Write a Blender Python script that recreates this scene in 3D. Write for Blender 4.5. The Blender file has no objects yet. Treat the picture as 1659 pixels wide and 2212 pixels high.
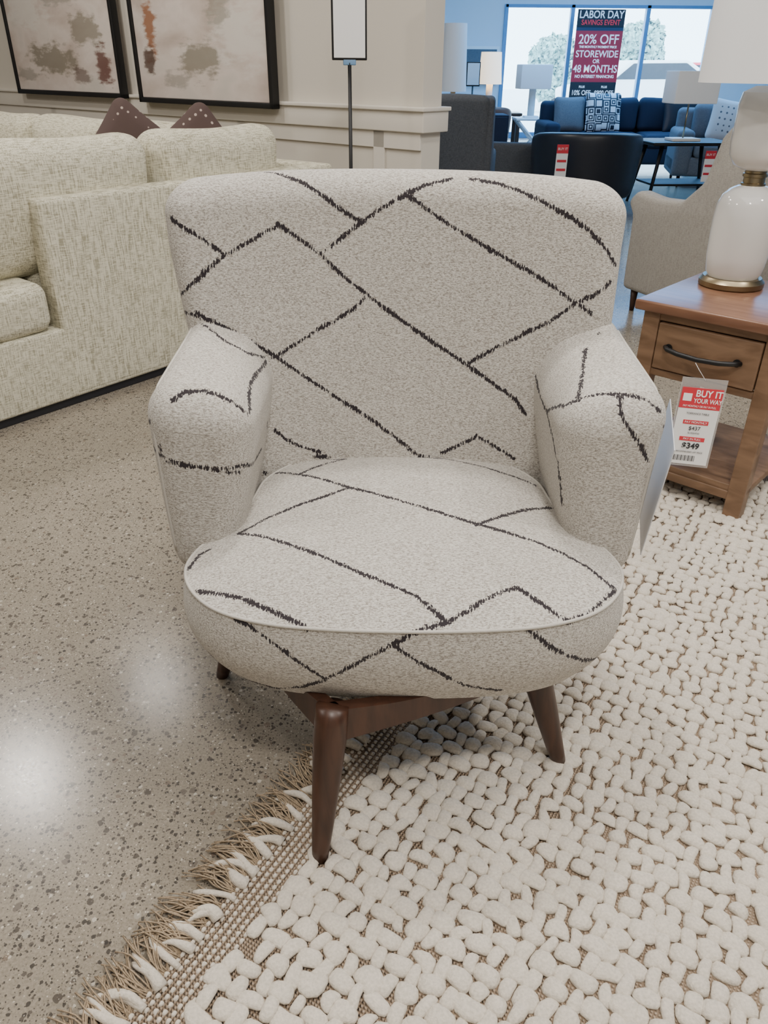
import bpy, bmesh, math, random
import numpy as np
from mathutils import Vector, Matrix
from mathutils.bvhtree import BVHTree
random.seed(4); rng=np.random.default_rng(4)
S=bpy.context.scene; COL=S.collection
# ---------------- helpers
def N(nt,typ,ins=None,**at):
    n=nt.nodes.new(typ)
    for k,v in at.items(): setattr(n,k,v)
    for k,v in (ins or {}).items():
        s=n.inputs[k]
        if isinstance(v,bpy.types.NodeSocket): nt.links.new(v,s)
        elif isinstance(v,(tuple,list)) and len(v)==3 and s.type=='RGBA': s.default_value=(*v,1)
        else: s.default_value=v
    return n
def newmat(name):
    m=bpy.data.materials.new(name); m.use_nodes=True; nt=m.node_tree
    return m,nt,nt.nodes['Principled BSDF']
def M(name,col,rough=.6,metal=0,bump=0,bscale=200,var=0,em=None,es=0,alpha=1,trans=0):
    m,nt,b=newmat(name)
    b.inputs['Base Color'].default_value=(*col,1); b.inputs['Roughness'].default_value=rough; b.inputs['Metallic'].default_value=metal
    if trans: b.inputs['Transmission Weight'].default_value=trans
    if alpha<1: b.inputs['Alpha'].default_value=alpha
    if bump or var:
        tc=N(nt,'ShaderNodeTexCoord'); no=N(nt,'ShaderNodeTexNoise',{'Vector':tc.outputs['Object'],'Scale':bscale,'Detail':3.})
        if bump:
            bp=N(nt,'ShaderNodeBump',{'Height':no.outputs['Fac'],'Strength':bump,'Distance':.002}); nt.links.new(bp.outputs[0],b.inputs['Normal'])
        if var:
            r=ramp(nt,no.outputs['Fac'],[(.3,tuple(c*(1-var) for c in col)),(.7,tuple(min(1,c*(1+var)) for c in col))]); nt.links.new(r,b.inputs['Base Color'])
    if em: b.inputs['Emission Color'].default_value=(*em,1); b.inputs['Emission Strength'].default_value=es
    return m
def ramp(nt,fac,stops,interp='LINEAR'):
    r=N(nt,'ShaderNodeValToRGB',{'Fac':fac}); r.color_ramp.interpolation=interp
    e=r.color_ramp.elements
    while len(e)<len(stops): e.new(.5)
    for el,(p,c) in zip(e,stops): el.position=p; el.color=(*c,1)
    return r.outputs['Color']
def math_(nt,op,a,b=0,c=0):
    n=nt.nodes.new('ShaderNodeMath'); n.operation=op
    for i,v in enumerate((a,b,c)):
        if isinstance(v,bpy.types.NodeSocket): nt.links.new(v,n.inputs[i])
        else: n.inputs[i].default_value=v
    return n.outputs[0]
def mixc(nt,f,a,b,mode='MIX'):
    n=nt.nodes.new('ShaderNodeMix'); n.data_type='RGBA'; n.blend_type=mode
    for i,v in ((0,f),(6,a),(7,b)):
        if isinstance(v,bpy.types.NodeSocket): nt.links.new(v,n.inputs[i])
        else: n.inputs[i].default_value= v if i==0 else (*v,1)
    return n.outputs[2]
def mapping(nt,vec,scale,rot=(0,0,0)):
    return N(nt,'ShaderNodeMapping',{'Vector':vec,'Scale':scale,'Rotation':rot}).outputs[0]
def empty(name,loc=(0,0,0),rz=0):
    o=bpy.data.objects.new(name,None); o.location=loc; o.rotation_euler=(0,0,rz); COL.objects.link(o); o.empty_display_size=.1; return o
def obj(name,V,F,mat,parent=None,smooth=True,loc=None,rot=None,mi=None):
    me=bpy.data.meshes.new(name); V=np.asarray(V,dtype=float)
    me.from_pydata(V.tolist(),[],F.tolist() if isinstance(F,np.ndarray) else F)
    for m in (mat if isinstance(mat,(list,tuple)) else [mat]): me.materials.append(m)
    if mi is not None: me.polygons.foreach_set('material_index',np.asarray(mi,dtype=np.int32))
    me.polygons.foreach_set('use_smooth',[smooth]*len(me.polygons)); me.update()
    o=bpy.data.objects.new(name,me); COL.objects.link(o)
    if parent: o.parent=parent
    if loc is not None: o.location=loc
    if rot is not None: o.rotation_euler=rot
    return o
def axis(h,r,k,step):
    r=min(r,h*.999)
    z=[h-r+r*i/k for i in range(k+1)]
    n=max(1,math.ceil((2*h-2*r)/step)); mid=np.linspace(-(h-r),h-r,n+1)[1:-1] if h-r>1e-6 else []
    return np.unique(np.round(np.array([-v for v in z]+list(mid)+z),7))
def rbox(sx,sy,sz,r=.01,k=3,step=10,c=(0,0,0),fn=None):
    h=[sx/2,sy/2,sz/2]; r=min(r,min(h)*.999); ax=[axis(h[i],r,k,step) for i in range(3)]
    Vs=[];Fs=[];off=0
    for a in range(3):
        u,v=(a+1)%3,(a+2)%3
        U,W=np.meshgrid(ax[u],ax[v],indexing='ij'); nu,nv=U.shape
        idx=np.arange(nu*nv).reshape(nu,nv)
        q=np.stack([idx[:-1,:-1],idx[1:,:-1],idx[1:,1:],idx[:-1,1:]],-1).reshape(-1,4)
        for sg in (1,-1):
            P=np.zeros((nu*nv,3)); P[:,u]=U.ravel(); P[:,v]=W.ravel(); P[:,a]=sg*h[a]
            Vs.append(P); Fs.append((q if sg>0 else q[:,::-1])+off); off+=nu*nv
    P=np.concatenate(Vs); F=np.concatenate(Fs)
    key=np.round(P,6); _,first,inv=np.unique(key,axis=0,return_index=True,return_inverse=True)
    P=P[first]; F=inv.ravel()[F]
    H=np.array(h)-r; Q=np.clip(P,-H,H); D=P-Q; L=np.linalg.norm(D,axis=1,keepdims=True); P=Q+D/np.maximum(L,1e-9)*r
    P=P+np.array(c)
    if fn: P=fn(P)
    return P,F
def box(name,x0,x1,y0,y1,z0,z1,mat,parent=None,r=.004,k=2,step=10,fn=None,**kw):
    V,F=rbox(x1-x0,y1-y0,z1-z0,r,k,step,((x0+x1)/2,(y0+y1)/2,(z0+z1)/2),fn)
    return obj(name,V,F,mat,parent,smooth=(r>.003),**kw)
def tubeVF(path,rad,n=8,closed=False,cap=True):
    P=np.array(path,float); m=len(P); rad=np.broadcast_to(np.asarray(rad,float),(m,))
    T=np.gradient(P,axis=0)
    if closed: T=(np.roll(P,-1,0)-np.roll(P,1,0))
    T/=np.maximum(np.linalg.norm(T,axis=1,keepdims=True),1e-9)
    up=np.array([0,0,1.]) if abs(T[0][2])<.9 else np.array([1.,0,0])
    A=np.zeros_like(P); a=np.cross(T[0],up)
    for i in range(m):
        a=a-T[i]*np.dot(a,T[i]); a/=max(np.linalg.norm(a),1e-9); A[i]=a
    B=np.cross(T,A); ang=np.linspace(0,2*math.pi,n,endpoint=False)
    V=(P[:,None]+rad[:,None,None]*(A[:,None]*np.cos(ang)[None,:,None]+B[:,None]*np.sin(ang)[None,:,None])).reshape(-1,3)
    F=[]
    for i in range(m if closed else m-1):
        i2=(i+1)%m
        for j in range(n):
            j2=(j+1)%n; F.append([i*n+j,i*n+j2,i2*n+j2,i2*n+j])
    if cap and not closed: F.append(list(range(n))[::-1]); F.append([(m-1)*n+j for j in range(n)])
    return V,F
def tube(name,path,rad,mat,parent=None,n=8,closed=False):
    V,F=tubeVF(path,rad,n,closed); return obj(name,V,F,mat,parent)
def lathe(name,prof,mat,parent=None,c=(0,0,0),n=40,smooth=True):
    V=[];F=[];ang=[2*math.pi*j/n for j in range(n)]
    for r,z in prof: V+=[(c[0]+r*math.cos(a),c[1]+r*math.sin(a),c[2]+z) for a in ang]
    for i in range(len(prof)-1):
        for j in range(n): j2=(j+1)%n; F.append([i*n+j,i*n+j2,(i+1)*n+j2,(i+1)*n+j])
    if prof[0][0]>1e-4: F.append(list(range(n))[::-1])
    if prof[-1][0]>1e-4: F.append([(len(prof)-1)*n+j for j in range(n)])
    o=obj(name,V,F,mat,parent,smooth)
    if smooth: o.modifiers.new('es','EDGE_SPLIT').split_angle=math.radians(40)
    return o
def extr(name,pts,axis_,t0,t1,mat,parent=None,bevel=.02,seg=3):
    n=len(pts); mk={'x':lambda p,t:(t,p[0],p[1]),'y':lambda p,t:(p[0],t,p[1]),'z':lambda p,t:(p[0],p[1],t)}[axis_]
    V=[mk(p,t0) for p in pts]+[mk(p,t1) for p in pts]
    F=[list(range(n)),list(range(n,2*n))[::-1]]+[[i,i+n,(i+1)%n+n,(i+1)%n] for i in range(n)]
    o=obj(name,V,F,mat,parent,True); bm=bmesh.new(); bm.from_mesh(o.data); bmesh.ops.recalc_face_normals(bm,faces=bm.faces)
    if bevel: bmesh.ops.bevel(bm,geom=bm.edges[:],offset=bevel,segments=seg,affect='EDGES',profile=.5,clamp_overlap=True)
    for f in bm.faces: f.smooth=True
    bm.to_mesh(o.data); bm.free(); return o
def text(name,body,size,loc,rot,mat,parent=None,align='CENTER',ext=.0004,sx=1,bold=0):
    cu=bpy.data.curves.new(name,'FONT'); cu.body=body; cu.size=size; cu.align_x=align; cu.align_y='CENTER'; cu.extrude=ext; cu.offset=bold
    cu.materials.append(mat); o=bpy.data.objects.new(name,cu); COL.objects.link(o); o.location=loc; o.rotation_euler=rot; o.scale=(sx,1,1)
    if parent: o.parent=parent
    return o
# ---------------- materials
def mat_upholstery():
    m,nt,b=newmat('armchair_fabric'); tc=N(nt,'ShaderNodeTexCoord').outputs['Object']
    n1=N(nt,'ShaderNodeTexNoise',{'Vector':mapping(nt,tc,(190,430,430)),'Scale':1.,'Detail':2.,'Roughness':.6}).outputs['Fac']
    n2=N(nt,'ShaderNodeTexNoise',{'Vector':mapping(nt,tc,(560,560,560)),'Scale':1.,'Detail':1.}).outputs['Fac']
    n=math_(nt,'ADD',math_(nt,'MULTIPLY',n1,.7),math_(nt,'MULTIPLY',n2,.3))
    col=ramp(nt,n,[(.36,(.26,.235,.205)),(.46,(.42,.39,.35)),(.54,(.56,.535,.49)),(.68,(.69,.665,.62))])
    d=N(nt,'ShaderNodeAttribute',attribute_name='ld').outputs['Fac']
    j=N(nt,'ShaderNodeTexNoise',{'Vector':mapping(nt,tc,(420,150,110)),'Scale':1.,'Detail':2.}).outputs['Fac']
    k=N(nt,'ShaderNodeTexNoise',{'Vector':tc,'Scale':22.,'Detail':1.}).outputs['Fac']
    w=math_(nt,'ADD',math_(nt,'MULTIPLY',math_(nt,'SUBTRACT',j,.5),.018),math_(nt,'ADD',math_(nt,'MULTIPLY',k,.006),.0004))
    mk=N(nt,'ShaderNodeMapRange',{'Value':math_(nt,'SUBTRACT',w,d),'From Min':-.0006,'From Max':.0006}).outputs[0]
    col=mixc(nt,mk,col,(.022,.016,.02))
    nt.links.new(col,b.inputs['Base Color']); b.inputs['Roughness'].default_value=.95
    b.inputs['Sheen Weight'].default_value=.1
    bp=N(nt,'ShaderNodeBump',{'Height':n,'Strength':.6,'Distance':.0025}); nt.links.new(bp.outputs[0],b.inputs['Normal']); return m
def mat_tweed(name,c0,c1,sc=1.,rot=0):
    m,nt,b=newmat(name); tc=N(nt,'ShaderNodeTexCoord').outputs['Object']
    a=N(nt,'ShaderNodeTexNoise',{'Vector':mapping(nt,tc,(30*sc,30*sc,330*sc)),'Scale':1.,'Detail':2.}).outputs['Fac']
    c=N(nt,'ShaderNodeTexNoise',{'Vector':mapping(nt,tc,(260*sc,260*sc,22*sc)),'Scale':1.,'Detail':2.}).outputs['Fac']
    n=math_(nt,'MULTIPLY_ADD',a,.5,math_(nt,'MULTIPLY',c,.5))
    nt.links.new(ramp(nt,n,[(.40,c0),(.55,c1)]),b.inputs['Base Color']); b.inputs['Roughness'].default_value=.95
    bp=N(nt,'ShaderNodeBump',{'Height':n,'Strength':.4,'Distance':.003}); nt.links.new(bp.outputs[0],b.inputs['Normal']); return m
def mat_terrazzo():
    m,nt,b=newmat('polished_concrete'); tc=N(nt,'ShaderNodeTexCoord').outputs['Object']
    big=N(nt,'ShaderNodeTexNoise',{'Vector':tc,'Scale':1.3,'Detail':4.}).outputs['Fac']
    fine=N(nt,'ShaderNodeTexNoise',{'Vector':tc,'Scale':220.,'Detail':4.,'Roughness':.7}).outputs['Fac']
    base=ramp(nt,math_(nt,'ADD',math_(nt,'MULTIPLY',big,.45),math_(nt,'MULTIPLY',fine,.55)),[(.38,(.175,.15,.115)),(.60,(.31,.272,.218))])
    out=base
    for sc,thr,stops in ((60,.30,[(0,(.06,.05,.042)),(.4,(.125,.105,.088)),(.65,(.17,.13,.10)),(.82,(.32,.295,.25))]),
                         (130,.38,[(0,(.03,.026,.024)),(.5,(.08,.068,.058)),(.7,(.22,.195,.16)),(.9,(.50,.46,.39))]),
                         (260,.36,[(0,(.045,.038,.032)),(.55,(.14,.12,.10)),(.82,(.55,.50,.42))])):
        dist=N(nt,'ShaderNodeTexNoise',{'Vector':tc,'Scale':sc*1.3,'Detail':1.}).outputs['Color']
        vv=N(nt,'ShaderNodeVectorMath',{0:tc,1:N(nt,'ShaderNodeVectorMath',{0:dist,'Scale':.55/sc},operation='SCALE').outputs[0]},operation='ADD').outputs[0]
        v=N(nt,'ShaderNodeTexVoronoi',{'Vector':vv,'Scale':float(sc)})
        sep=N(nt,'ShaderNodeSeparateColor',{'Color':v.outputs['Color']})
        th=math_(nt,'MULTIPLY',math_(nt,'POWER',sep.outputs[0],1.8),thr*1.5)
        mk=N(nt,'ShaderNodeMapRange',{'Value':math_(nt,'SUBTRACT',th,v.outputs['Distance']),'From Min':0.,'From Max':.05}).outputs[0]
        out=mixc(nt,math_(nt,'MULTIPLY',mk,.85),out,ramp(nt,sep.outputs[1],stops,'CONSTANT'))
    nt.links.new(out,b.inputs['Base Color'])
    r=ramp(nt,fine,[(.3,(.15,)*3),(.7,(.27,)*3)]); nt.links.new(r,b.inputs['Roughness']); b.inputs['Specular IOR Level'].default_value=.5
    return m
def mat_wood(name,c0,c1,rough=.45,sc=(3,3,40),ax=None):
    m,nt,b=newmat(name); tc=N(nt,'ShaderNodeTexCoord').outputs['Object']
    n=N(nt,'ShaderNodeTexNoise',{'Vector':mapping(nt,tc,sc),'Scale':1.,'Detail':5.,'Distortion':1.2}).outputs['Fac']
    nt.links.new(ramp(nt,n,[(.3,c0),(.7,c1)]),b.inputs['Base Color']); b.inputs['Roughness'].default_value=rough
    return m
def mat_art(name,seed,blobs):
    m,nt,b=newmat(name); tc=N(nt,'ShaderNodeTexCoord').outputs['Object']
    mp=N(nt,'ShaderNodeMapping',{'Vector':tc,'Location':(seed,0,seed*2),'Scale':(1,1,1)}).outputs[0]
    a=N(nt,'ShaderNodeTexNoise',{'Vector':mapping(nt,mp,(1.6,1,3)),'Scale':1.5,'Detail':4.,'Distortion':.3}).outputs['Fac']
    base=ramp(nt,a,[(.3,(.46,.38,.33)),(.42,(.59,.50,.45)),(.55,(.70,.62,.57)),(.7,(.62,.57,.52))])
    wn_=N(nt,'ShaderNodeTexNoise',{'Vector':mapping(nt,mp,(5,1,9)),'Scale':1.,'Detail':5.,'Roughness':.65})
    fine=N(nt,'ShaderNodeTexNoise',{'Vector':mapping(nt,mp,(9,1,40)),'Scale':1.,'Detail':3.}).outputs['Fac']
    sx=N(nt,'ShaderNodeSeparateXYZ',{0:tc}); out=base
    for i,(bx,bz,rx,rz,c,op) in enumerate(blobs):
        dx=math_(nt,'POWER',math_(nt,'ABSOLUTE',math_(nt,'DIVIDE',math_(nt,'SUBTRACT',sx.outputs[0],bx),rx)),3)
        dz=math_(nt,'POWER',math_(nt,'ABSOLUTE',math_(nt,'DIVIDE',math_(nt,'SUBTRACT',sx.outputs[2],bz),rz)),3)
        d=math_(nt,'POWER',math_(nt,'ADD',dx,dz),.333)
        k=math_(nt,'ADD',math_(nt,'SUBTRACT',1.0,d),math_(nt,'MULTIPLY',math_(nt,'SUBTRACT',wn_.outputs['Fac'],.5),2.2))
        k=math_(nt,'ADD',k,math_(nt,'MULTIPLY',math_(nt,'SUBTRACT',fine,.5),1.2))
        mk=N(nt,'ShaderNodeMapRange',{'Value':k,'From Min':.05,'From Max':.45,'To Max':op}).outputs[0]
        out=mixc(nt,mk,out,c)
    nt.links.new(out,b.inputs['Base Color']); b.inputs['Roughness'].default_value=.7; return m
FAB=mat_upholstery()
SOFA=mat_tweed('cream_tweed',(.34,.315,.225),(.70,.665,.53))
LIN=mat_tweed('linen_grey_beige',(.27,.25,.225),(.37,.35,.315),2)
CHAR=mat_tweed('charcoal_fabric',(.05,.055,.065),(.09,.095,.105),2)
GREYF=mat_tweed('slate_fabric',(.10,.11,.13),(.16,.17,.19),2)
NAVY=M('navy_fabric',(.012,.018,.04),.9)
LEATHER=M('black_leather',(.012,.014,.022),.4)
BLACK=M('black_metal',(.01,.01,.011),.45,.2)
WALL=M('wall_paint',(.64,.60,.53),.85,bump=.05,bscale=400)
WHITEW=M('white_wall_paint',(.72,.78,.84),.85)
TRIM=M('trim_paint',(.68,.64,.57),.6)
CEIL=M('ceiling_paint',(.75,.75,.74),.9)
FLOOR=mat_terrazzo()
WALNUT=mat_wood('walnut_wood',(.030,.012,.007),(.075,.031,.017),.38,(30,30,4))
OAK=mat_wood('farmhouse_wood',(.14,.078,.042),(.25,.15,.088),.45,(6,25,25))
OAKTOP=mat_wood('farmhouse_wood_top',(.15,.07,.042),(.25,.13,.078),.28,(3,30,20))
WOOL=M('felted_wool',(.61,.555,.475),.95,bump=.8,bscale=220,var=.12)
JUTE=M('jute_string',(.34,.26,.175),.95,var=.3,bscale=300)
PLAST=M('lamp_white_glass',(.76,.75,.73),.08)
BRASS=M('brushed_brass',(.32,.26,.17),.32,1)
SHADE=M('lamp_shade_linen',(.78,.79,.80),.9,em=(1,.98,.95),es=.12)
WARM=M('lit_lamp_shade',(.9,.8,.65),.9,em=(1,.75,.45),es=1.6)
PAPER=M('paper_white',(.85,.85,.85),.5)
RED=M('sale_red',(.62,.03,.05),.5)
INK=M('ink_black',(.02,.02,.025),.6)
WHITEM=M('white_print',(.9,.9,.9),.6)
GLASS=M('window_glass',(.9,.95,1),.02,alpha=.1)
ALU=M('window_frame_grey',(.16,.30,.50),.5)
# ---------------- room
def slab(name,x0,x1,y0,y1,z0,z1,mat,parent=None): return box(name,x0,x1,y0,y1,z0,z1,mat,parent,r=.001,k=1)
slab('floor',-9,10,-3,17,-.1,0,FLOOR)
slab('ceiling',-9,10,-3,17.2,3.4,3.5,CEIL)
slab('wall_right',9.9,10.05,-3,17,0,3.4,WHITEW)
slab('wall_left',-9.05,-8.9,-3,17,0,3.4,WALL)
slab('wall_back',-9,10,-3.15,-3,0,3.4,WALL)
AW=math.atan2(.65,-.76)
wp=empty('wall_partition',(.182,4.5,0),AW)
slab('partition_body',0,9,-.16,0,0,3.4,WALL,wp)
box('chair_rail',-.03,9,-.19,.03,.885,1.0,TRIM,wp,r=.006)
box('rail_cap',-.04,9,-.2,.045,.985,1.005,TRIM,wp,r=.005)
box('skirting',-.015,9,-.175,.015,0,.14,TRIM,wp,r=.004)
for i in range(8): box('stile_%d'%i,.25+i*1.15,.33+i*1.15,0,.014,.14,.885,TRIM,wp,r=.003)
box('panel_rail',0,9,0,.014,.80,.885,TRIM,wp,r=.003)
def painting(t0,t1,z0,z1,mat):
    p=empty('abstract_painting',(.182,4.5,0),AW); w=.03
    box('frame_bottom',t0,t1,.045,.10,z0,z0+w,BLACK,p); box('frame_top',t0,t1,.045,.10,z1-w,z1,BLACK,p)
    box('frame_side_a',t0,t0+w,.045,.10,z0,z1,BLACK,p); box('frame_side_b',t1-w,t1,.045,.10,z0,z1,BLACK,p)
    box('canvas',t0+w,t1-w,.05,.085,z0+w,z1-w,mat,p)
RUST=(.30,.12,.05);DKB=(.10,.06,.045);OLV=(.22,.195,.145);PALE=(.72,.68,.63);GRY=(.32,.29,.25)
painting(1.04,2.40,.965,2.5,mat_art('abstract_art_a',3.7,[(1.35,1.35,.25,.2,PALE,.8),(1.75,1.75,.5,.12,GRY,.7),(1.72,1.22,.20,.12,OLV,.8),(1.5,1.5,.13,.12,OLV,.6),(2.2,1.40,.08,.20,RUST,.9),(2.24,1.22,.07,.10,DKB,.9),(2.05,1.66,.16,.07,DKB,.8),(1.95,1.1,.2,.05,GRY,.7),(2.1,2.1,.2,.2,OLV,.8)]))
painting(2.60,4.1,.98,2.5,mat_art('abstract_art_b',8.1,[(3.75,1.55,.3,.18,PALE,.8),(3.5,1.22,.38,.11,OLV,.85),(3.0,1.40,.22,.12,OLV,.75),(3.25,1.62,.3,.08,GRY,.7),(2.80,1.17,.11,.13,(.13,.05,.04),.9),(3.1,1.12,.12,.06,DKB,.7),(3.9,1.12,.2,.05,GRY,.7),(3.0,2.0,.3,.2,RUST,.6)]))
# sign stand
st=empty('sign_stand',(-.18,4.18,0),.12)
lathe('base',[(.0,.0),(.09,0),(.09,.012),(.02,.02),(.0,.02)],BLACK,st)
tube('pole',[(0,0,.015),(0,0,1.2)],.009,BLACK,st)
box('bracket',-.03,.03,-.008,.008,1.19,1.215,ALU,st)
box('frame',-.082,.082,-.008,.008,1.21,1.60,BLACK,st); box('sheet',-.073,.073,-.011,.0,1.22,1.59,PAPER,st,r=.001)
PG=M('print_grey',(.4,.4,.4))
for i in range(9): box('print_line_%d'%i,0.0 if i%3 else -.06,.06,-.0125,-.011,1.56-i*.014,1.563-i*.014,PG,st,r=.0005,k=1)
# far wall with windows
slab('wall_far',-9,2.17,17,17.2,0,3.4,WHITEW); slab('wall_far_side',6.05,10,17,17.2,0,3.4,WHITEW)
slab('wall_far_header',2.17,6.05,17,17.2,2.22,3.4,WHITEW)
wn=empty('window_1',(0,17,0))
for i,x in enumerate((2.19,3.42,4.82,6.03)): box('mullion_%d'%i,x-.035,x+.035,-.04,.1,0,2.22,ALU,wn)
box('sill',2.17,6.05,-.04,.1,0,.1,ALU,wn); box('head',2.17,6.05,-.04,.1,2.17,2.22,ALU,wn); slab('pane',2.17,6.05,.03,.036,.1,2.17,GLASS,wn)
# exterior
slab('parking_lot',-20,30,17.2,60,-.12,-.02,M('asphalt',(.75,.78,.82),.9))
def hedge(name,x,y,w,h,n,mat):
    p=empty(name,(x,y,0))
    for i in range(n):
        r=random.uniform(.3,.5)*h*.5; V,F=rbox(2*r,2*r,2*r,r*.99,6,1,(random.uniform(-w/2,w/2),random.uniform(-.5,.5),random.uniform(.3,.85)*h))
        V=V+rng.normal(0,.10*r,V.shape); obj('foliage_%d'%i,V,F,mat,p)
    tube('trunk',[(0,0,0),(0,0,h*.6)],.12,WALNUT,p)
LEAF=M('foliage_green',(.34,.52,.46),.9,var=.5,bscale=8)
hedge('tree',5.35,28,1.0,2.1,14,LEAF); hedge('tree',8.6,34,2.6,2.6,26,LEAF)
def car(name,x,y,mat,rz=0):
    c=empty(name,(x,y,0),rz)
    extr('body',[(-2.1,.35),(-2.15,.75),(-1.3,.95),(-.7,1.4),(.8,1.42),(1.6,1.0),(2.1,.9),(2.15,.4)],'y',-.85,.85,mat,c,.08)
    extr('glass',[(-1.1,.97),(-.65,1.33),(.75,1.35),(1.35,1.0)],'y',-.87,.87,INK,c,.02)
    for i,(a,b_) in enumerate(((-1.35,-.8),(1.35,-.8),(-1.35,.8),(1.35,.8))):
        o=lathe('wheel_%d'%i,[(0,-.1),(.33,-.1),(.33,.1),(0,.1)],INK,c,n=20); o.rotation_euler=(math.pi/2,0,0); o.location=(a,b_,.33)
car('parked_car',10.0,28,M('car_red',(.8,.05,.08),.4)); car('parked_car',6.8,23.5,PAPER,.1); car('parked_car',12.5,23,M('car_silver',(.6,.65,.7),.3,.5),.2)
# banner
BW=.43
bn=empty('hanging_banner',(3.87,16.6,0))
slab('banner_top_panel',-BW,BW,0,.01,1.86,2.13,INK,bn); slab('banner_red_panel',-BW,BW,0,.01,.98,1.80,RED,bn)
slab('banner_low_panel',-BW,BW,0,.01,.45,.98,INK,bn); slab('banner_backing',-BW,BW,.01,.02,.45,2.13,M('banner_dark',(.03,.05,.09),.6),bn)
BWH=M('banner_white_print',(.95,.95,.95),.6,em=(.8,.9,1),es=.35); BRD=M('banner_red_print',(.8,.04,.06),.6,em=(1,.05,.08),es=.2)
R90=(math.pi/2,0,0)
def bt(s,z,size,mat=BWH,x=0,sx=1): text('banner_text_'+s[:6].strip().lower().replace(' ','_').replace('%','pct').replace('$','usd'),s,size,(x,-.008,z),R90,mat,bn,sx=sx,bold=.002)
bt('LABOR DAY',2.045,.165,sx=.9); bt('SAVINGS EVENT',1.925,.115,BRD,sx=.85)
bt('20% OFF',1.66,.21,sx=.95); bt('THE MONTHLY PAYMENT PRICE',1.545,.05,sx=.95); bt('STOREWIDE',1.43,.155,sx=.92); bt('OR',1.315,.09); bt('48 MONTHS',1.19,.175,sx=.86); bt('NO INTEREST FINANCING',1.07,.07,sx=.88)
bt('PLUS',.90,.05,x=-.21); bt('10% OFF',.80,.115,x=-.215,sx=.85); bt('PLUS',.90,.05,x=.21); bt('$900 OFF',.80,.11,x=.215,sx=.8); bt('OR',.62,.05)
# ---------------- camera
cam=bpy.data.cameras.new('camera'); co=bpy.data.objects.new('camera',cam); COL.objects.link(co)
cam.sensor_fit='VERTICAL'; cam.sensor_height=36; cam.lens=36*1661/2212; cam.clip_start=.05
co.matrix_world=Matrix.Translation((0,0,1.18))@Matrix.Rotation(math.radians(60),4,'X')@Matrix.Rotation(math.radians(.5),4,'Z')
S.camera=co
# ---------------- armchair
ac=empty('armchair',(.035,1.2,0),0)
DENSE=.0042
parts=[];bvh={}
def back_fn(P):
    x,y,z=P.T.copy()
    hw=(.434-.074*(np.clip((1.01-z)/.71,0,1))**1.6)/.41
    x2=x*hw-.018*np.clip((z-.6)/.3,0,1)
    y2=y-.075*(x/.41)**2+.13*np.clip(z-.46,-.1,1)
    z2=z-.018*np.clip((z-.6)/.4,0,1)*np.abs(x/.41)**3
    return np.stack([x2,y2,z2],1)
def addpart(nm,V,F):
    parts.append(obj(nm,V,F,FAB,ac)); bvh[nm]=BVHTree.FromPolygons([tuple(v) for v in V],[tuple(int(i) for i in f) for f in F])
addpart('back',*rbox(.82,.125,.72,.055,14,DENSE,(0,.352,.65),back_fn))
def arm_fn(sg):
    def f(P):
        x,y,z=P.T.copy()
        t=np.clip((z-.36)/.34,0,1); rear=np.clip(y/.25,0,1)
        wid=np.interp(z,[.34,.45,.60,.70],[.130,.140,.175,.190])/.18*(1-.12*rear*t)
        xo=np.interp(z,[.34,.5,.70],[.428,.438,.452 if sg>0 else .446])-.02*rear*t
        xx=xo-.09*wid+x*wid
        z2=z+t*(np.clip(y+.02,0,1)*.16) - t*(.020+.055*rear)*np.clip((.09-x)/.18,0,1)**1.6
        return np.stack([sg*xx,y,z2],1)
    return f
for sg,nm in ((-1,'arm_left'),(1,'arm_right')):
    V,F=rbox(.18,.38,.37,.062,15,DENSE,(0,.165,.53),arm_fn(sg))
    if sg<0: F=F[:,::-1]
    addpart(nm,V,F)
ol=[(0,-.268),(.12,-.264),(.22,-.25),(.30,-.218),(.352,-.165),(.376,-.10),(.366,-.035),(.335,.02),(.305,.07),(.292,.14),(.275,.21),(.22,.27),(.12,.297),(0,.302)]
ol=np.array(ol+[(-a,b) for a,b in ol[-2:0:-1]])
def smooth_closed(P,n):
    m=len(P); out=[]
    for i in range(m):
        p0,p1,p2,p3=P[i-1],P[i],P[(i+1)%m],P[(i+2)%m]
        for t in np.linspace(0,1,24,endpoint=False):
            out.append(.5*((2*p1)+(-p0+p2)*t+(2*p0-5*p1+4*p2-p3)*t*t+(-p0+3*p1-3*p2+p3)*t**3))
    out=np.array(out); L=np.r_[0,np.cumsum(np.linalg.norm(np.diff(np.vstack([out,out[:1]]),axis=0),axis=1))]
    q=np.vstack([out,out[:1]]); s=np.linspace(0,L[-1],n,endpoint=False)
    return np.stack([np.interp(s,L,q[:,0]),np.interp(s,L,q[:,1])],1)
OL=smooth_closed(ol,520)
nprm=[(s_, .43+.045*(1-s_**3.0)) for s_ in np.linspace(0.004,1,100)]
nprm+= [(1+.030*math.sin(math.pi*min(1,t*1.05))-.085*t**3.4,.43-.160*t) for t in np.linspace(.02,1,46)]
nprm+=[(.910-.03*t,.270-.008*t) for t in (.3,.7,1)]+[(s_,.261) for s_ in (.8,.5,.2,.01)]
V=[];n=len(OL)
lift=lambda q: .022*np.clip(q[:,1]/.3,0,1)
for s_,z in nprm:
    q=OL*s_; V.append(np.column_stack([q,z+lift(q)]))
V=np.concatenate(V); m=len(nprm); idx=np.arange(m*n).reshape(m,n)
F=np.stack([idx[:-1],idx[1:],np.roll(idx,-1,1)[1:],np.roll(idx,-1,1)[:-1]],-1).reshape(-1,4)
addpart('seat',V,F)
PIPE=M('piping_fabric',(.53,.505,.46),.95,bump=.4,bscale=500)
q=OL*1.001; tube('seat_piping',np.column_stack([q,.4292+lift(q)])[::2],.0029,PIPE,ac,8,True)
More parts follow.
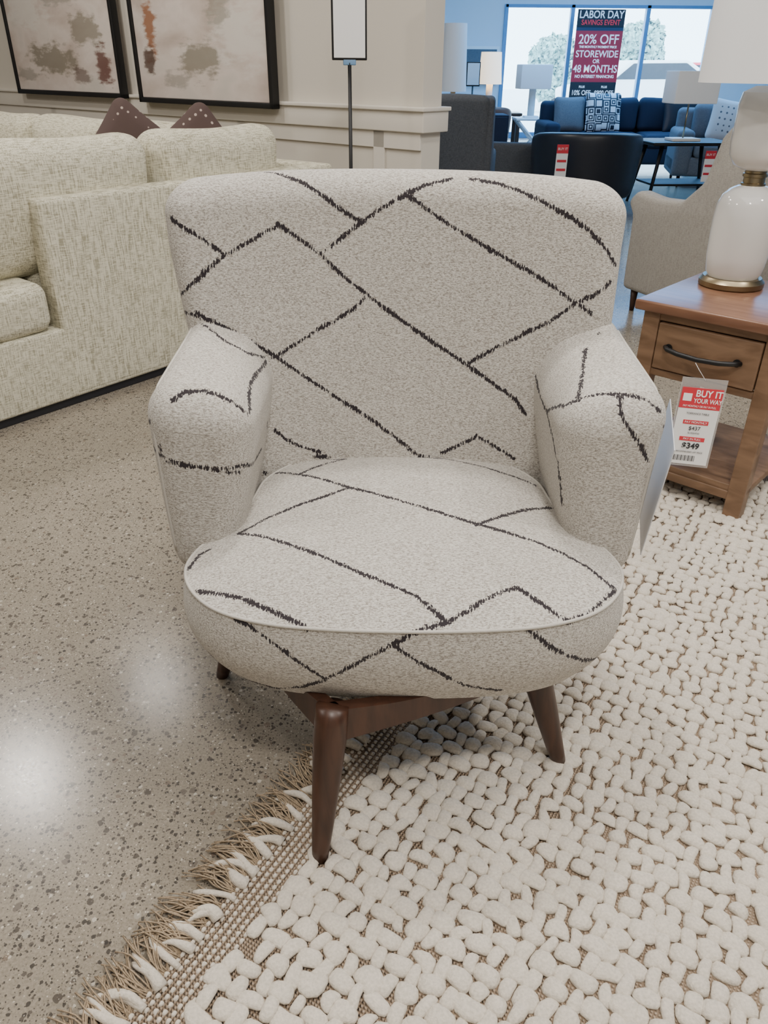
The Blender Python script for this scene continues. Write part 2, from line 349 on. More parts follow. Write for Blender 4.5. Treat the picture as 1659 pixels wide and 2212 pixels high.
for sg,nm in ((-1,'arm_left'),(1,'arm_right')):
    path=[]
    for z in np.linspace(.40,.66,16): path.append(bvh[nm].find_nearest(Vector((sg*.52,-.10,z)))[0])
    for y in np.linspace(.0,.26,14): path.append(bvh[nm].find_nearest(Vector((sg*.52,y,.79+.14*y)))[0])
    P=np.array([tuple(p) for p in path])
    for _ in range(3): P[1:-1]=(P[:-2]+2*P[1:-1]+P[2:])/4
    tube('piping_'+nm,P,.0028,PIPE,ac,8)
# clear info card hung on the outer side of the right arm
CARD=M('card_sleeve',(.70,.72,.76),.25)
V,F=rbox(.002,.19,.23,.001,1,10); o=obj('info_card',V,F,CARD,ac,False,loc=(.470,.075,.525),rot=(math.radians(6),math.radians(4),math.radians(-14)))
# woven line pattern: polylines in chair-local millimetres (base-36 pairs x+500, y+400, z)
LINES="""6hm0rz7klhru8ol4ri9nkvqxalktq9bmkspp 9fkeo5alkmoybmksppcskxqhdwl3r1ezldrhgblmrr halkrsiul5rlk8kkr6lvjxqhnbjgpoobj4opowj8ny
e0l3r0fqkspyh8kjp3izk7o7kqjrndn3izlznuiplko2hul7 1vjgq02tj8pf3ojdou4hjho8
22jam63cj0nd4hjho85rjwov7akapm85kcp09fkeo3akkdn0btkbm1ddk8kxf7k1jpgsjsiqixjbhek9iygkl1imfn
bvkblxb2k5l69ijvkc88jkjn6vj6iu6ffrj46cecj46dcuiv6fbtii
27j7la39i8l74wh7kz61h9k66vj5is8fjahla7jegbc3jef1dqjadrepj6cz
hkjnicj2jjjakijdk5lwj5kzn3izlzo3itmjopj0n3 65hcfo70ihe781imdk93isd6
gcj3d1haj2djibj0e6jfiqdmkiied1 34b0ji3obcju4ibijx5dbejn62bej36hbmil 2aatha2eargq3hafgg4rafg65zazfs5ohac3 mzgsl5mjeokhm5cwjtlwbxjd
lff1hdlhchislxbvjemtbojwntbhjxovb8jqppb3j2 lfiwhulhh9hjlff1hdled8gvlhbvfzlxblds nsbcjunsaqj6o8agieowaghkphaqgl ljhzc2locwew
ezj5ctghitcri0hpcxjigtcvlhg4cf 88gdcw9ghicxalikcs8tipcw
5xhwc67dgwco92fld2axe6dacxd5dbeuc5d9hkapd4k69icvle8tcomh81cenn6rc0
b2e2da9rdad58ccpcw6zbxcm5mamcg6s9ycq8j8scya57rczbw6ncvdd5vcpee5cckfo43c4 hjald4iubmczk7cpcqm3e2c6
nn6rc0ms5tc1lz50bzky4gbwjx56caiw60cmho5fcigt4sccfo43c4eg3qbzdd3mbcc63makb53o9taf3u989f468h7r507j
4e6dbz5o5wc6705bc8844oc68z48c29p3vbx 6h4lbu744cbo7x42b68q3wal9i3t9yaf3u98 de3mbaee3lahfg3n9sgj3u8xib4988
j63zbvjy43b5kx4caalt4s9omz5y8u 4x5q905a5w886g5g7p7p4w7p 3m85bz3w98c34f9jc7"""
PAT=[]
for w_ in LINES.split():
    v=[int(w_[i:i+2],36)/1000 for i in range(0,len(w_),2)]
    PAT.append([(v[i]-.5,v[i+1]-.4,v[i+2]) for i in range(0,len(v)-2,3)])
PAT.append([(-.485,.05,.62),(-.44,-.02,.605),(-.40,-.03,.592),(-.33,-.03,.585),(-.28,-.01,.58),(-.25,.06,.55),(-.25,.18,.52)])
def lay(nm,pts,org,d):
    out=[]
    for a,b in zip(pts[:-1],pts[1:]):
        for t in np.linspace(0,1,8):
            p=org(a[0]+(b[0]-a[0])*t,a[1]+(b[1]-a[1])*t); h=bvh[nm].ray_cast(Vector(p),Vector(d))
            if h[0] is not None: out.append(tuple(h[0]))
    if len(out)>1: PAT.append(out)
lay('back',[(-.253,.676),(-.31,.715),(-.40,.77)],lambda x,z:(x,-1,z),(0,1,0))
for a,b in (((-.40,.92),(.1,.55)),((-.05,.97),(.38,.62)),((-.38,.62),(.0,.36)),((.1,.55),(.38,.36)),((-.2,.77),(.1,.97)),((.0,.63),(.22,.83)),((-.38,.5),(-.15,.72)),((.15,.52),(.38,.7))):
    lay('back',[a,b],lambda x,z:(x,1.,z),(0,-1,0))
for sg,nm in ((-1,'arm_left'),(1,'arm_right')):
    for a,b in (((.0,.66),(.32,.46)),((.14,.575),(.30,.72)),((.02,.52),(.18,.40))): lay(nm,[a,b],lambda y,z:(sg*.8,y,z),(-sg,0,0))
def snap(p):
    best=None
    for t_ in bvh.values():
        h=t_.find_nearest(Vector(p))
        if h[0] is not None and (best is None or h[3]<best[1]): best=(np.array(h[0]),h[3])
    return best[0]
SEG=[]
for pl in PAT:
    for a,b in zip(pl[:-1],pl[1:]):
        a=np.array(a);b=np.array(b);L=np.linalg.norm(a-b)
        if L>.13: continue
        k_=max(1,int(L/.02)); pts=[snap(a+(b-a)*t) for t in np.linspace(0,1,k_+1)]
        SEG+=[(p,q_) for p,q_ in zip(pts[:-1],pts[1:]) if np.linalg.norm(p-q_)<.05]
for o in parts:
    me=o.data; nv=len(me.vertices); P=np.empty(nv*3); me.vertices.foreach_get('co',P); P=P.reshape(-1,3); D=np.full(nv,.03)
    for a,b in SEG:
        lo=np.minimum(a,b)-.03; hi=np.maximum(a,b)+.03
        s_=np.where(np.all((P>lo)&(P<hi),axis=1))[0]
        if len(s_)==0: continue
        Q=P[s_]; ab=b-a;t=np.clip(((Q-a)@ab)/max(ab@ab,1e-12),0,1); D[s_]=np.minimum(D[s_],np.linalg.norm(Q-(a+t[:,None]*ab),axis=1))
    me.attributes.new('ld','FLOAT','POINT').data.foreach_set('value',D)
# legs + base
feet=[(-.14,-.356),(.313,-.14),(-.394,.106),(.059,.322)]
cen=np.array([-.04,-.017])
tops=[tuple(cen+(np.array(f)-cen)*.76) for f in feet]
for i,(f,t) in enumerate(zip(feet,tops)):
    pts=[];rad=[]
    for s_ in np.linspace(0,1,12):
        pts.append((f[0]+(t[0]-f[0])*s_,f[1]+(t[1]-f[1])*s_,.282*s_)); rad.append(.0135+.0135*min(1,s_*1.25)+.0015*math.sin(s_*3.1))
    tube('leg_%d'%(i+1),pts,rad,WALNUT,ac,20)
order=[0,1,3,2]
for i in range(4):
    a=np.array(tops[order[i]]);b=np.array(tops[order[(i+1)%4]]); mid=(a+b)/2; out=(mid-cen)/np.linalg.norm(mid-cen)
    L=16;V=[];F=[]
    for k_ in range(L+1):
        s_=k_/L; bow=.035*math.sin(math.pi*s_); zz=.208+.028*math.sin(math.pi*s_)
        c_=a+(b-a)*s_+out*bow
        for off_,z in ((-.011,zz),(.011,zz),(.011,.28),(-.011,.28)): V.append((*(c_+out*off_),z))
    for k_ in range(L):
        for j in range(4): F.append([k_*4+j,k_*4+(j+1)%4,(k_+1)*4+(j+1)%4,(k_+1)*4+j])
    F+=[[0,1,2,3],[L*4+3,L*4+2,L*4+1,L*4]]
    obj('apron_%d'%(i+1),V,F,WALNUT,ac,False)
lathe('swivel_plate',[(0,.235),(.17,.235),(.17,.268),(0,.268)],BLACK,ac,c=(-.02,-.01,0))
# ---------------- rug
def unit_pebble(ns=12,nr=7):
    V=[(0,0,1)]
    for i in range(1,nr):
        a=math.pi*i/nr
        for j in range(ns):
            b=2*math.pi*j/ns; c,s_=math.cos(b),math.sin(b); p=.72; sa=math.sin(a)**.7
            V.append((math.copysign(abs(c)**p,c)*sa,math.copysign(abs(s_)**p,s_)*sa,math.cos(a)))
    V.append((0,0,-1)); F=[]
    for j in range(ns): F.append((0,1+j,1+(j+1)%ns))
    for i in range(nr-2):
        for j in range(ns): a=1+i*ns; F.append((a+j,a+ns+j,a+ns+(j+1)%ns,a+(j+1)%ns))
    e=1+(nr-2)*ns; last=len(V)-1
    for j in range(ns): F.append((e+j,last,e+(j+1)%ns))
    return np.array(V),F
ev=np.array([.515,.857]); pv=np.array([.857,-.515]); P0=-.669
UV,UF=unit_pebble()
RV=[];RF=[];RM=[];off=0
def add_peb(cx,cy,z,lx,ly,lz,ang,mi):
    global off
    c,s_=np.cos(ang),np.sin(ang); n_=len(cx)
    X=UV[None,:,0]*lx[:,None];Y=UV[None,:,1]*ly[:,None];Z=UV[None,:,2]*lz[:,None]
    Y=Y+ (X*X)/lx[:,None]*rng.normal(0,.2,(n_,1)); Y=Y*(1+ (X/lx[:,None])*rng.normal(0,.16,(n_,1)))
    Z=Z-.45*lz[:,None]*(X/lx[:,None])**2
    W=np.stack([cx[:,None]+X*c[:,None]-Y*s_[:,None],cy[:,None]+X*s_[:,None]+Y*c[:,None],z[:,None]+Z],-1).reshape(-1,3)
    RV.append(W); k=len(UV)
    for i in range(n_):
        o=off+i*k
        RF.extend([tuple(v+o for v in f) for f in UF])
    RM.extend([mi]*(n_*len(UF))); off+=len(W)
sp=.0305
I,J=np.meshgrid(np.arange(int(1.75/sp)),np.arange(int(2.62/sp)),indexing='ij'); I=I.ravel();J=J.ravel()
pp=P0+.137+I*sp+rng.normal(0,.0016,I.shape)+.003*np.sin(J*.7+I*.3); ee=J*sp+rng.normal(0,.0016,I.shape)+.003*np.sin(I*.9)
xy=pp[:,None]*pv+ee[:,None]*ev
par=((I+J)%2==0); keep=rng.random(I.shape)>.006
base_ang=math.atan2(pv[1],pv[0])
for sel,dims,da in ((par,(.0215,.0162,.0072),0),(~par,(.0200,.0112,.0062),math.pi/2)):
    s_=sel&keep; k_=s_.sum(); q=xy[s_]
    sc=rng.normal(1,.11,(3,k_)).clip(.75,1.28)
    add_peb(q[:,0],q[:,1],np.full(k_,.0100)+rng.normal(0,.0011,k_),dims[0]*sc[0],dims[1]*sc[1],dims[2]*sc[2],base_ang+da+rng.normal(0,.22,k_),0)
for r_ in range(6):
    ee=np.arange(0,2.62,.0115)+(r_%2)*.0057; pp=np.full(ee.shape,P0+.062+r_*.0125); q=pp[:,None]*pv+ee[:,None]*ev; k_=len(ee)
    add_peb(q[:,0],q[:,1],np.full(k_,.006),np.full(k_,.0048),np.full(k_,.0034),np.full(k_,.0035),np.full(k_,base_ang+math.pi/2),0)
def add_tube(path,rad,ns,mi):
    global off
    V,F=tubeVF(path,rad,ns); RV.append(V); RF.extend([tuple(v+off for v in f) for f in F]); RM.extend([mi]*len(F)); off+=len(V)
e_=0.
while e_<2.62:
    for rep in range(random.choice((1,1,2))):
        base=(P0+.072)*pv+(e_+random.uniform(-.004,.004))*ev
        L=random.uniform(.04,.085); bend=random.uniform(-.04,.02); w=random.uniform(.007,.0115)
        pts=[];rad=[]; h0=random.uniform(.004,.012)
        for s_ in np.linspace(0,1,9):
            q=base-pv*L*s_+ev*(bend*s_*s_+.003*math.sin(s_*5+e_*50)); pts.append((q[0],q[1],.008+h0*math.sin(s_*3))); rad.append(w*(.85+.2*math.sin(s_*4+e_*90))*(1-.6*s_**3))
        add_tube(pts,rad,8,0)
    base=(P0+.062)*pv+(e_+.016)*ev; dirn=random.uniform(-.5,.5)
    for k_ in range(18):
        L=random.uniform(.05,.10); sd=dirn+random.uniform(-.4,.4); b0=base+ev*random.uniform(-.008,.008); pts=[]
        cu=random.uniform(-.035,.035); hh=random.uniform(.004,.018)
        for s_ in np.linspace(0,1,7):
            q=b0-pv*L*s_*math.cos(sd*.8)+ev*(L*math.sin(sd)*s_**1.5+cu*math.sin(s_*3)*.5); pts.append((q[0],q[1],.004+hh*math.sin(s_*2.8)))
        add_tube(pts,[.0014]*7,4,1)
    e_+=random.uniform(.027,.035)
c4=[(P0+.05)*pv+0*ev-ev*.01,(1.08)*pv-ev*.01,(1.08)*pv+2.63*ev,(P0+.05)*pv+2.63*ev]
V=[(a[0],a[1],.0005) for a in c4]+[(a[0],a[1],.006) for a in c4]
F=[(4,5,6,7),(0,1,5,4),(1,2,6,5),(2,3,7,6),(3,0,4,7)]
RV.append(np.array(V)); RF.extend([tuple(v+off for v in f) for f in F]); RM.extend([2]*5)
def mat_jute():
    m,nt,b=newmat('jute_weave'); tc=N(nt,'ShaderNodeTexCoord').outputs['Object']
    mp=mapping(nt,tc,(1,1,1),(0,0,-base_ang))
    a=N(nt,'ShaderNodeTexWave',{'Vector':mp,'Scale':55.,'Distortion':2.,'Detail':1.},bands_direction='X').outputs['Fac']
    c=N(nt,'ShaderNodeTexWave',{'Vector':mp,'Scale':55.,'Distortion':2.,'Detail':1.},bands_direction='Y').outputs['Fac']
    n=math_(nt,'MULTIPLY',a,c)
    nt.links.new(ramp(nt,n,[(0,(.26,.19,.13)),(.6,(.50,.39,.29))]),b.inputs['Base Color']); b.inputs['Roughness'].default_value=.95
    bp=N(nt,'ShaderNodeBump',{'Height':n,'Strength':.8,'Distance':.004}); nt.links.new(bp.outputs[0],b.inputs['Normal']); return m
obj('woven_rug',np.concatenate(RV),RF,[WOOL,JUTE,mat_jute()],mi=RM)
# ---------------- sectional sofa
so=empty('sectional_sofa',(-1.24,2.86,0),math.atan2(.8,.6))
def cush(name,x0,x1,y0,y1,z0,z1,mat,par,r=.05,puff=.02,fn=None,**kw):
    cx,cy,cz=(x0+x1)/2,(y0+y1)/2,(z0+z1)/2; hx,hy,hz=(x1-x0)/2,(y1-y0)/2,(z1-z0)/2
    small=np.argmin([hx,hy,hz])
    def f(P):
        u=[(P[:,0]-cx)/hx,(P[:,1]-cy)/hy,(P[:,2]-cz)/hz]
        o=[i for i in range(3) if i!=small]
        b=(1-np.clip(u[o[0]]**2,0,1))*(1-np.clip(u[o[1]]**2,0,1))
        P=P.copy(); P[:,small]+=np.sign(u[small])*np.minimum(abs(u[small])*1.0,1)*b*puff
        P[:,2]+=.006*np.sin(P[:,0]*9+P[:,1]*7)
        return fn(P) if fn else P
    return box(name,x0,x1,y0,y1,z0,z1,mat,par,r=r,k=5,step=.05,fn=f,**kw)
box('plinth_a',-1.3,1.58,.02,.95,0,.05,INK,so); box('plinth_b',.75,1.58,.9,3.4,0,.05,INK,so)
box('base_a',-1.35,1.62,0,.98,.035,.31,SOFA,so,r=.012,k=3); box('base_b',.7,1.62,.96,3.45,.035,.31,SOFA,so,r=.012,k=3)
box('back_panel_a',.02,1.62,-.002,.10,.04,.77,SOFA,so,r=.02,k=4,step=.1)
box('back_panel_b',1.52,1.62,.08,3.45,.04,.77,SOFA,so,r=.02,k=4,step=.1)
cush('seat_cushion_1',-1.3,-.0,.0,.95,.31,.49,SOFA,so,r=.05); cush('seat_cushion_2',.01,.9,.12,.95,.31,.49,SOFA,so); cush('seat_cushion_3',.7,1.5,.96,2.2,.31,.49,SOFA,so); cush('seat_cushion_4',.7,1.5,2.22,3.4,.31,.49,SOFA,so)
def lean(P):
    P=P.copy(); P[:,1]-=.12*(P[:,2]-.5); return P
def leanx(P):
    P=P.copy(); P[:,0]+=.12*(P[:,2]-.5); return P
cush('back_cushion_1',-.42,.61,.12,.34,.47,.95,SOFA,so,r=.09,puff=.035,fn=lean)
cush('back_cushion_2',.63,1.36,.12,.34,.47,.95,SOFA,so,r=.09,puff=.035,fn=lean)
for i,y in enumerate((.95,1.75,2.55)): cush('back_cushion_%d'%(i+3),1.25,1.47,y-.37,y+.40,.47,.92,SOFA,so,r=.09,puff=.035,fn=leanx)
def mat_dots(name,bg,fg,sc):
    m,nt,b=newmat(name); tc=N(nt,'ShaderNodeTexCoord').outputs['Object']
    v=N(nt,'ShaderNodeTexVoronoi',{'Vector':tc,'Scale':sc,'Randomness':.15}).outputs['Distance']
    nt.links.new(mixc(nt,ramp(nt,v,[(.16,(1,1,1)),(.2,(0,0,0))]),bg,fg),b.inputs['Base Color']); b.inputs['Roughness'].default_value=.95; return m
DOT=mat_dots('dotted_brown_fabric',(.085,.055,.05),(.45,.36,.32),28)
def pillow(name,loc,rot,size,mat,parent=None,t=.13):
    V,F=rbox(size,t,size,t*.49,6,size/10)
    u=V[:,0]/(size/2);w=V[:,2]/(size/2)
    V[:,1]*=(.25+.75*np.sqrt(np.clip((1-u**2)*(1-w**2),0,1))); V[:,0]*=1-.06*(1-w**2); V[:,2]*=1-.06*(1-u**2)
    return obj(name,V,F,mat,parent,loc=loc,rot=rot)
pillow('throw_pillow_1',(1.03,.78,.755),(math.radians(-8),math.radians(38),math.radians(-45)),.46,DOT,so); pillow('throw_pillow_2',(1.16,.46,.755),(math.radians(-8),math.radians(52),math.radians(-48)),.44,DOT,so)
# ---------------- side table + lamp
tb=empty('side_table',(.746,2.27,0),math.atan2(-.67,.74))
box('top',-.01,.44,-.01,.50,.57,.60,OAKTOP,tb,r=.006)
for i,(x,y) in enumerate(((.015,.01),(.37,.01),(.015,.43),(.37,.43))):
    box('leg_%d'%(i+1),x,x+.05,y,y+.05,0,.57,OAK,tb,r=.004)
box('apron_back',.06,.375,.45,.47,.38,.57,OAK,tb); box('apron_side_l',.022,.04,.05,.44,.38,.57,OAK,tb); box('apron_side_r',.395,.413,.05,.44,.38,.57,OAK,tb)
box('rail_top',.06,.375,.015,.035,.545,.57,OAK,tb); box('rail_low',.06,.375,.015,.035,.38,.402,OAK,tb)
box('drawer_front',.068,.367,.008,.03,.405,.542,OAK,tb,r=.004); box('drawer_body',.075,.36,.03,.42,.41,.54,OAK,tb)
box('shelf',.02,.42,.02,.47,.085,.108,OAK,tb); box('shelf_rail_front',.06,.375,.015,.04,.06,.088,OAK,tb); box('shelf_rail_l',.02,.045,.05,.44,.06,.088,OAK,tb)
tube('pull_handle',[(.10,.006,.475),(.115,-.018,.477),(.15,-.024,.472),(.21,-.026,.469),(.27,-.024,.472),(.305,-.018,.477),(.32,.006,.475)],.007,BLACK,tb,10)
for i,x in enumerate((.11,.31)): lathe('pull_plate_%d'%i,[(0,0),(.011,0),(.011,.004),(0,.004)],BLACK,tb).matrix_local=Matrix.Translation((x,.006,.475))@Matrix.Rotation(math.pi/2,4,'X')
tg=empty('price_tag',(0,0,0)); tg.parent=tb; tg.location=(.262,-.075,.285); tg.rotation_euler=(math.radians(-6),math.radians(2),math.radians(33))
box('tag_card',-.056,.056,0,.0015,-.105,.062,PAPER,tg,r=.0005,k=1); box('tag_header',-.056,.056,-.0008,.001,.062,.122,RED,tg,r=.0005,k=1)
box('tag_sleeve',-.062,.062,.002,.003,-.112,.15,M('clear_plastic',(.9,.9,.9),.1,alpha=.2),tg,r=.0005,k=1)
tube('tag_string',[(0,0,.145),(-.02,.015,.17),(-.03,.03,.185)],.0008,PAPER,tg,5)
def tt(s,z,size,mat,x=0,y=-.002,sx=1,bold=0): text('tag_text_'+s[:5].lower().replace(' ','_').replace('$','usd'),s,size,(x,y,z),R90,mat,tg,ext=.0002,sx=sx,bold=bold)
tt('BUY IT',.106,.027,WHITEM,.019,bold=.0006,sx=.9); tt('YOUR WAY',.085,.0185,WHITEM,.019,bold=.0003,sx=.78); tt('PAY MONTHLY OR PAY IN FULL',.069,.0085,WHITEM,sx=.75)
box('tag_icon',-.050,-.026,-.0016,-.0008,.083,.105,WHITEM,tg,r=.0004,k=1)
tt('TORRANCE TABLE',.048,.0075,INK)
box('tag_red_1',-.035,.035,-.0012,0,.016,.028,RED,tg,r=.0004,k=1); tt('PAY MONTHLY',.022,.009,WHITEM)
tt('$437',.004,.016,INK); tt('36 MONTHS',-.010,.006,INK)
box('tag_red_2',-.035,.035,-.0012,0,-.034,-.022,RED,tg,r=.0004,k=1); tt('PAY IN FULL',-.028,.009,WHITEM); tt('$349',-.049,.024,INK,bold=.0006)
tt('RECOMMENDED LIST PRICE',-.067,.006,INK)
for i in range(18): box('bar_%d'%i,-.04+i*.0034,-.04+i*.0034+(.0011 if i%3 else .0021),-.001,0,-.095,-.078,INK,tg,r=.0003,k=1)
lp=empty('table_lamp',(1.075,2.44,.60),0)
lathe('foot',[(0,0),(.092,0),(.096,.004),(.096,.018),(.09,.024),(.086,.030),(0,.031)],BRASS,lp)
lathe('lower_globe',[(0,.03),(.074,.03),(.082,.045),(.088,.09),(.091,.16),(.091,.20),(.088,.235),(.078,.262),(.060,.280),(.040,.290),(0,.292)],PLAST,lp,n=48)
lathe('neck',[(0,.288),(.034,.288),(.034,.296),(.030,.298),(.030,.312),(.034,.314),(.034,.322),(.030,.324),(.030,.330),(0,.330)],BRASS,lp)
lathe('upper_globe',[(0,.330),(.042,.332),(.068,.345),(.082,.37),(.086,.40),(.086,.50),(.080,.53),(.05,.545),(0,.546)],PLAST,lp,n=48)
tube('harp',[(0,0,.54),(0,0,.80)],.006,BRASS,lp)
lathe('shade',[(.205,.552),(.20,.90),(.197,.90),(.202,.552),(.205,.552)],SHADE,lp,n=64)
# ---------------- background seating
def feet_(p,pts,h=.12,r=.022,mat=WALNUT):
    for i,(x,y) in enumerate(pts): tube('leg_%d'%(i+1),[(x,y,0),(x,y,h)],[r*.6,r],mat,p,10)
def wing_chair(name,loc,rz,mat,w=.74):
    p=empty(name,loc,rz)
    side=[(-.36,.12),(-.37,.5),(-.42,.57),(-.36,.63),(-.2,.61),(-.02,.62),(.10,.72),(.16,.92),(.26,1.02),(.38,1.0),(.36,.6),(.32,.12)]
    for sg in (-1,1):
        a=sg*w/2; extr('side_%s'%('l' if sg<0 else 'r'),side,'x',min(a,a-sg*.11),max(a,a-sg*.11),mat,p,.03,3)
    cush('back',-w/2+.03,w/2-.03,.22,.36,.14,1.02,mat,p,r=.05,fn=lambda P:P+np.column_stack([0*P[:,0],.10*(P[:,2]-.5),0*P[:,0]]))
    cush('seat_base',-w/2+.05,w/2-.05,-.36,.3,.12,.30,mat,p,r=.02,puff=0); cush('seat_cushion',-w/2+.11,w/2-.11,-.38,.24,.30,.47,mat,p,r=.05)
    feet_(p,[(-w/2+.06,-.31),(w/2-.06,-.31),(-w/2+.06,.28),(w/2-.06,.28)]); return p
wing_chair('wing_chair',(1.81,4.2,0),math.radians(-157),LIN,.76)
wing_chair('wing_chair',(.50,6.6,0),math.radians(170),CHAR,.66)
def barrel(name,loc,rz,mat,R=.48,h=.72):
    p=empty(name,loc,rz); V=[];F=[];n_=40
    for i in range(n_+1):
        a=math.radians(-25+230*i/n_); hh=h-.10*(abs(i/n_-.5)*2)**3
        ring=[(R-.10,.14),(R-.02,.14),(R+.0,.3),(R+.03,hh-.05),(R+.015,hh),(R-.04,hh+.01),(R-.09,hh-.03),(R-.10,.3)]
        V+=[(r*math.cos(a),r*math.sin(a),z) for r,z in ring]
    for i in range(n_):
        for j in range(8): F.append([i*8+j,(i+1)*8+j,(i+1)*8+(j+1)%8,i*8+(j+1)%8])
    F+=[list(range(8)),[n_*8+7-j for j in range(8)]]
    obj('shell',V,F,mat,p).modifiers.new('s','SUBSURF').levels=1
    lathe('seat_cushion',[(0,.14),(R-.11,.14),(R-.09,.3),(R-.12,.44),(R-.2,.46),(0,.47)],mat,p); lathe('base',[(0,0),(R*.6,0),(R*.6,.14),(0,.14)],BLACK,p); return p
barrel('barrel_chair',(1.85,7.9,0),math.radians(172),LEATHER,.48,.70)
def small_tag(par,x,y,z):
    box('tag_card',x-.05,x+.05,y-.003,y,z-.12,z+.08,PAPER,par,r=.0005,k=1); box('tag_header',x-.05,x+.05,y-.004,y,z+.08,z+.15,RED,par,r=.0005,k=1)
    box('tag_band_a',x-.04,x+.04,y-.005,y-.003,z+.01,z+.03,RED,par,r=.0005,k=1); box('tag_band_b',x-.04,x+.04,y-.005,y-.003,z-.06,z-.04,RED,par,r=.0005,k=1)
    text('tag_text','BUY IT',.028,(x,y-.006,z+.115),R90,WHITEM,par)
t1=empty('sale_tag',(1.52,7.34,0)); small_tag(t1,0,0,.47)
def sofa(name,loc,rz,mat,L=2.0,h=.82,cm=None):
    p=empty(name,loc,rz)
    box('base',-L/2,L/2,-.42,.42,.12,.32,mat,p,r=.03,k=3); box('back',-L/2+.05,L/2-.05,.22,.42,.3,h,mat,p,r=.06,k=4)
    for sg in (-1,1): a=sg*L/2; box('arm_%s'%('l' if sg<0 else 'r'),min(a,a-sg*.2),max(a,a-sg*.2),-.44,.42,.12,.60,mat,p,r=.06,k=4)
    for i in range(2):
        x0=-L/2+.2+i*(L-.4)/2; cush('seat_cushion_%d'%i,x0+.01,x0+(L-.4)/2-.01,-.44,.2,.32,.47,mat,p); cush('back_cushion_%d'%i,x0+.01,x0+(L-.4)/2-.01,.05,.25,.47,h+.05,mat,p,r=.07)
    feet_(p,[(-L/2+.1,-.35),(L/2-.1,-.35),(-L/2+.1,.35),(L/2-.1,.35)]); return p
def mat_key():
    m,nt,b=newmat('greek_key_fabric'); tc=N(nt,'ShaderNodeTexCoord').outputs['Object']
    v=N(nt,'ShaderNodeTexVoronoi',{'Vector':mapping(nt,tc,(11,.01,11)),'Scale':1.,'Randomness':.35},distance='CHEBYCHEV').outputs['Distance']
    s_=math_(nt,'SINE',math_(nt,'MULTIPLY',v,24))
    nt.links.new(ramp(nt,s_,[(.3,(.015,.02,.035)),(.32,(.7,.75,.8))],'CONSTANT'),b.inputs['Base Color']); return m
KEY=mat_key()
ds=sofa('dark_sofa',(3.3,11.3,0),0,NAVY,2.6)
pillow('key_pillow',(-.52,-.12,.70),(math.radians(-14),0,.1),.48,KEY,ds); pillow('dark_pillow',(.5,-.1,.70),(math.radians(-14),0,.1),.5,LEATHER,ds)
pillow('light_pillow',(-.95,-.1,.68),(math.radians(-14),0,.1),.42,GREYF,ds)
gs=sofa('grey_sofa',(4.3,9.9,0),math.radians(-12),GREYF,1.9,.80)
SPOT=mat_dots('spotted_fabric',(.6,.6,.6),(.12,.13,.15),16)
pillow('spotted_pillow_1',(-.38,-.12,.68),(math.radians(-15),math.radians(8),0),.45,SPOT,gs); pillow('spotted_pillow_2',(.35,-.12,.68),(math.radians(-15),0,-.2),.45,SPOT,gs)
bt_=empty('black_side_table',(2.90,8.35,0),.1)
box('top',-.42,.42,-.3,.3,.56,.59,BLACK,bt_,r=.008)
for i,(x,y) in enumerate(((-.36,-.24),(.36,-.24),(-.36,.24),(.36,.24))): tube('leg_%d'%i,[(x*1.05,y*1.05,0),(x*.8,y*.8,.56)],[.015,.022],BLACK,bt_,8)
box('shelf',-.33,.33,-.22,.22,.2,.22,BLACK,bt_)
t2=empty('sale_tag',(3.05,7.97,0)); small_tag(t2,0,0,.38)
def lamp2(name,loc,h,sw,sh,shm,basem=BRASS,stem=.008,square=True,bw=.1):
    p=empty(name,loc,.1); box('base',-bw,bw,-bw*.7,bw*.7,0,.025,PAPER,p,r=.004); tube('stem',[(0,0,.02),(0,0,h)],stem,basem,p,10)
    if square: box('shade',-sw/2,sw/2,-sw*.35,sw*.35,h-.02,h+sh,shm,p,r=.01)
    else: lathe('shade',[(sw/2,h-.02),(sw*.42,h+sh),(sw*.40,h+sh),(sw*.48,h-.02)],shm,p)
    return p
lamp2('desk_lamp',(2.87,8.3,.59),.34,.42,.25,SHADE,bw=.14)
xt=empty('white_side_table',(2.12,12.4,0))
box('top',-.3,.3,-.25,.25,.55,.58,PAPER,xt,r=.005); box('shelf',-.28,.28,-.22,.22,.12,.14,PAPER,xt,r=.005)
for y in (-.22,.22):
    for a,b_ in ((-.27,.27),(.27,-.27)): tube('cross_%.0f_%.0f'%(y*100,a*100),[(a,y,0),(b_,y,.55)],.018,PAPER,xt,6)
lamp2('desk_lamp',(2.05,12.4,.58),.38,.44,.28,SHADE,PLAST,.05)
lamp2('desk_lamp',(1.55,13.4,.6),.40,.36,.40,WARM,PLAST,.05,False)
dt=empty('dark_console_table',(1.55,13.4,0)); box('top',-.5,.5,-.25,.25,.56,.6,WALNUT,dt)
for i,(x,y) in enumerate(((-.45,-.2),(.45,-.2),(-.45,.2),(.45,.2))): box('leg_%d'%i,x-.03,x+.03,y-.03,y+.03,0,.56,WALNUT,dt)
lamp2('desk_lamp',(.76,10.2,.72),.25,.30,.65,SHADE,BRASS,.03,False)
ct=empty('dark_cabinet',(.9,10.2,0)); box('body',-.5,.5,-.25,.25,.06,.72,NAVY,ct); box('door_l',-.48,-.01,-.265,-.25,.1,.7,NAVY,ct); box('door_r',.01,.48,-.265,-.25,.1,.7,NAVY,ct); feet_(ct,[(-.4,-.2),(.4,-.2),(-.4,.2),(.4,.2)],.06)
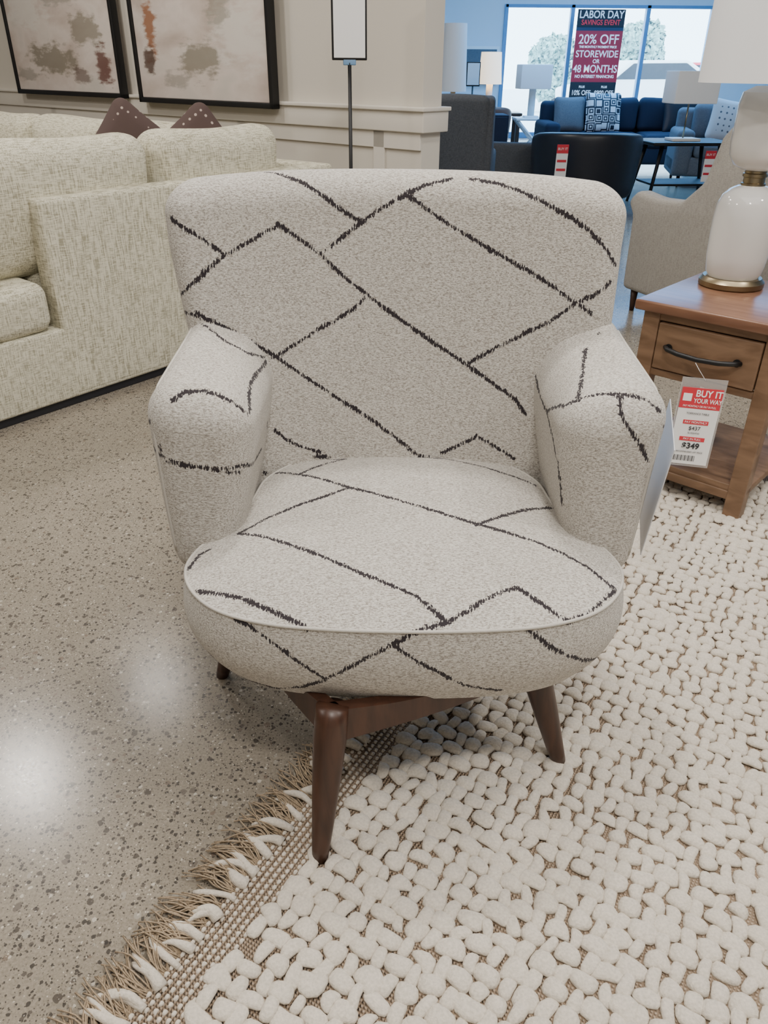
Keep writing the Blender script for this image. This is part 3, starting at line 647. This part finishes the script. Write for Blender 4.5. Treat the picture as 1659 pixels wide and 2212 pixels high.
s2=empty('sign_stand',(1.12,11.6,0)); lathe('base',[(0,0),(.14,0),(.14,.015),(0,.015)],BLACK,s2); tube('pole',[(0,0,.01),(0,0,1.0)],.01,BLACK,s2); box('frame',-.09,.09,-.01,.01,.98,1.26,BLACK,s2); box('sheet',-.078,.078,-.014,0,.995,1.245,PAPER,s2,r=.001)
pc=empty('wall_poster',(1.75,16.9,0)); box('frame',-.35,.35,-.02,.05,.95,1.55,PAPER,pc); box('art',-.3,.3,-.03,-.01,1.0,1.5,GREYF,pc)
barrel('leather_chair',(1.42,12.4,0),math.radians(172),M('tan_leather',(.16,.06,.035),.5),.33,.72)
barrel('barrel_chair',(1.30,8.7,0),math.radians(172),CHAR,.42,.56)
bk=empty('bookcase',(7.1,14.8,0)); box('side_l',-.5,-.46,-.2,.2,0,1.15,WALNUT,bk); box('side_r',.46,.5,-.2,.2,0,1.15,WALNUT,bk); box('back',-.5,.5,.18,.2,0,1.15,WALNUT,bk)
for i in range(4): box('shelf_%d'%i,-.48,.48,-.2,.2,.05+i*.36,.08+i*.36,WALNUT,bk)
# ---------------- lights
def area(name,loc,size,power,col,shape='DISK',rot=(0,0,0),size_y=None):
    l=bpy.data.lights.new(name,'AREA'); l.shape=shape; l.size=size; l.energy=power; l.color=col
    if size_y: l.size_y=size_y
    o=bpy.data.objects.new(name,l); COL.objects.link(o); o.location=loc; o.rotation_euler=rot; return o
for (x,y,e) in ((-2.6,3.9,52),(-1.9,4.9,16),(-3.,1.,46),(0.2,2.4,46),(.2,-.4,46),(2.6,.6,46),(2.6,3.2,46),(-.6,6.2,46) ,(-5,4,46)):
    area('ceiling_light',(x,y,3.36),.34,e,(1,.94,.865))
area('ceiling_light_panel',(.8,.6,3.38),3.0,68,(1,.96,.91),'SQUARE')
area('far_room_blue_fill',(3.5,12,3.38),6,700,(.16,.48,1),'SQUARE')  # added blue overhead fill standing in for window daylight; no such fixture
w=bpy.data.worlds.new('World'); S.world=w; w.use_nodes=True
w.node_tree.nodes['Background'].inputs[0].default_value=(.55,.80,1,1); w.node_tree.nodes['Background'].inputs[1].default_value=10
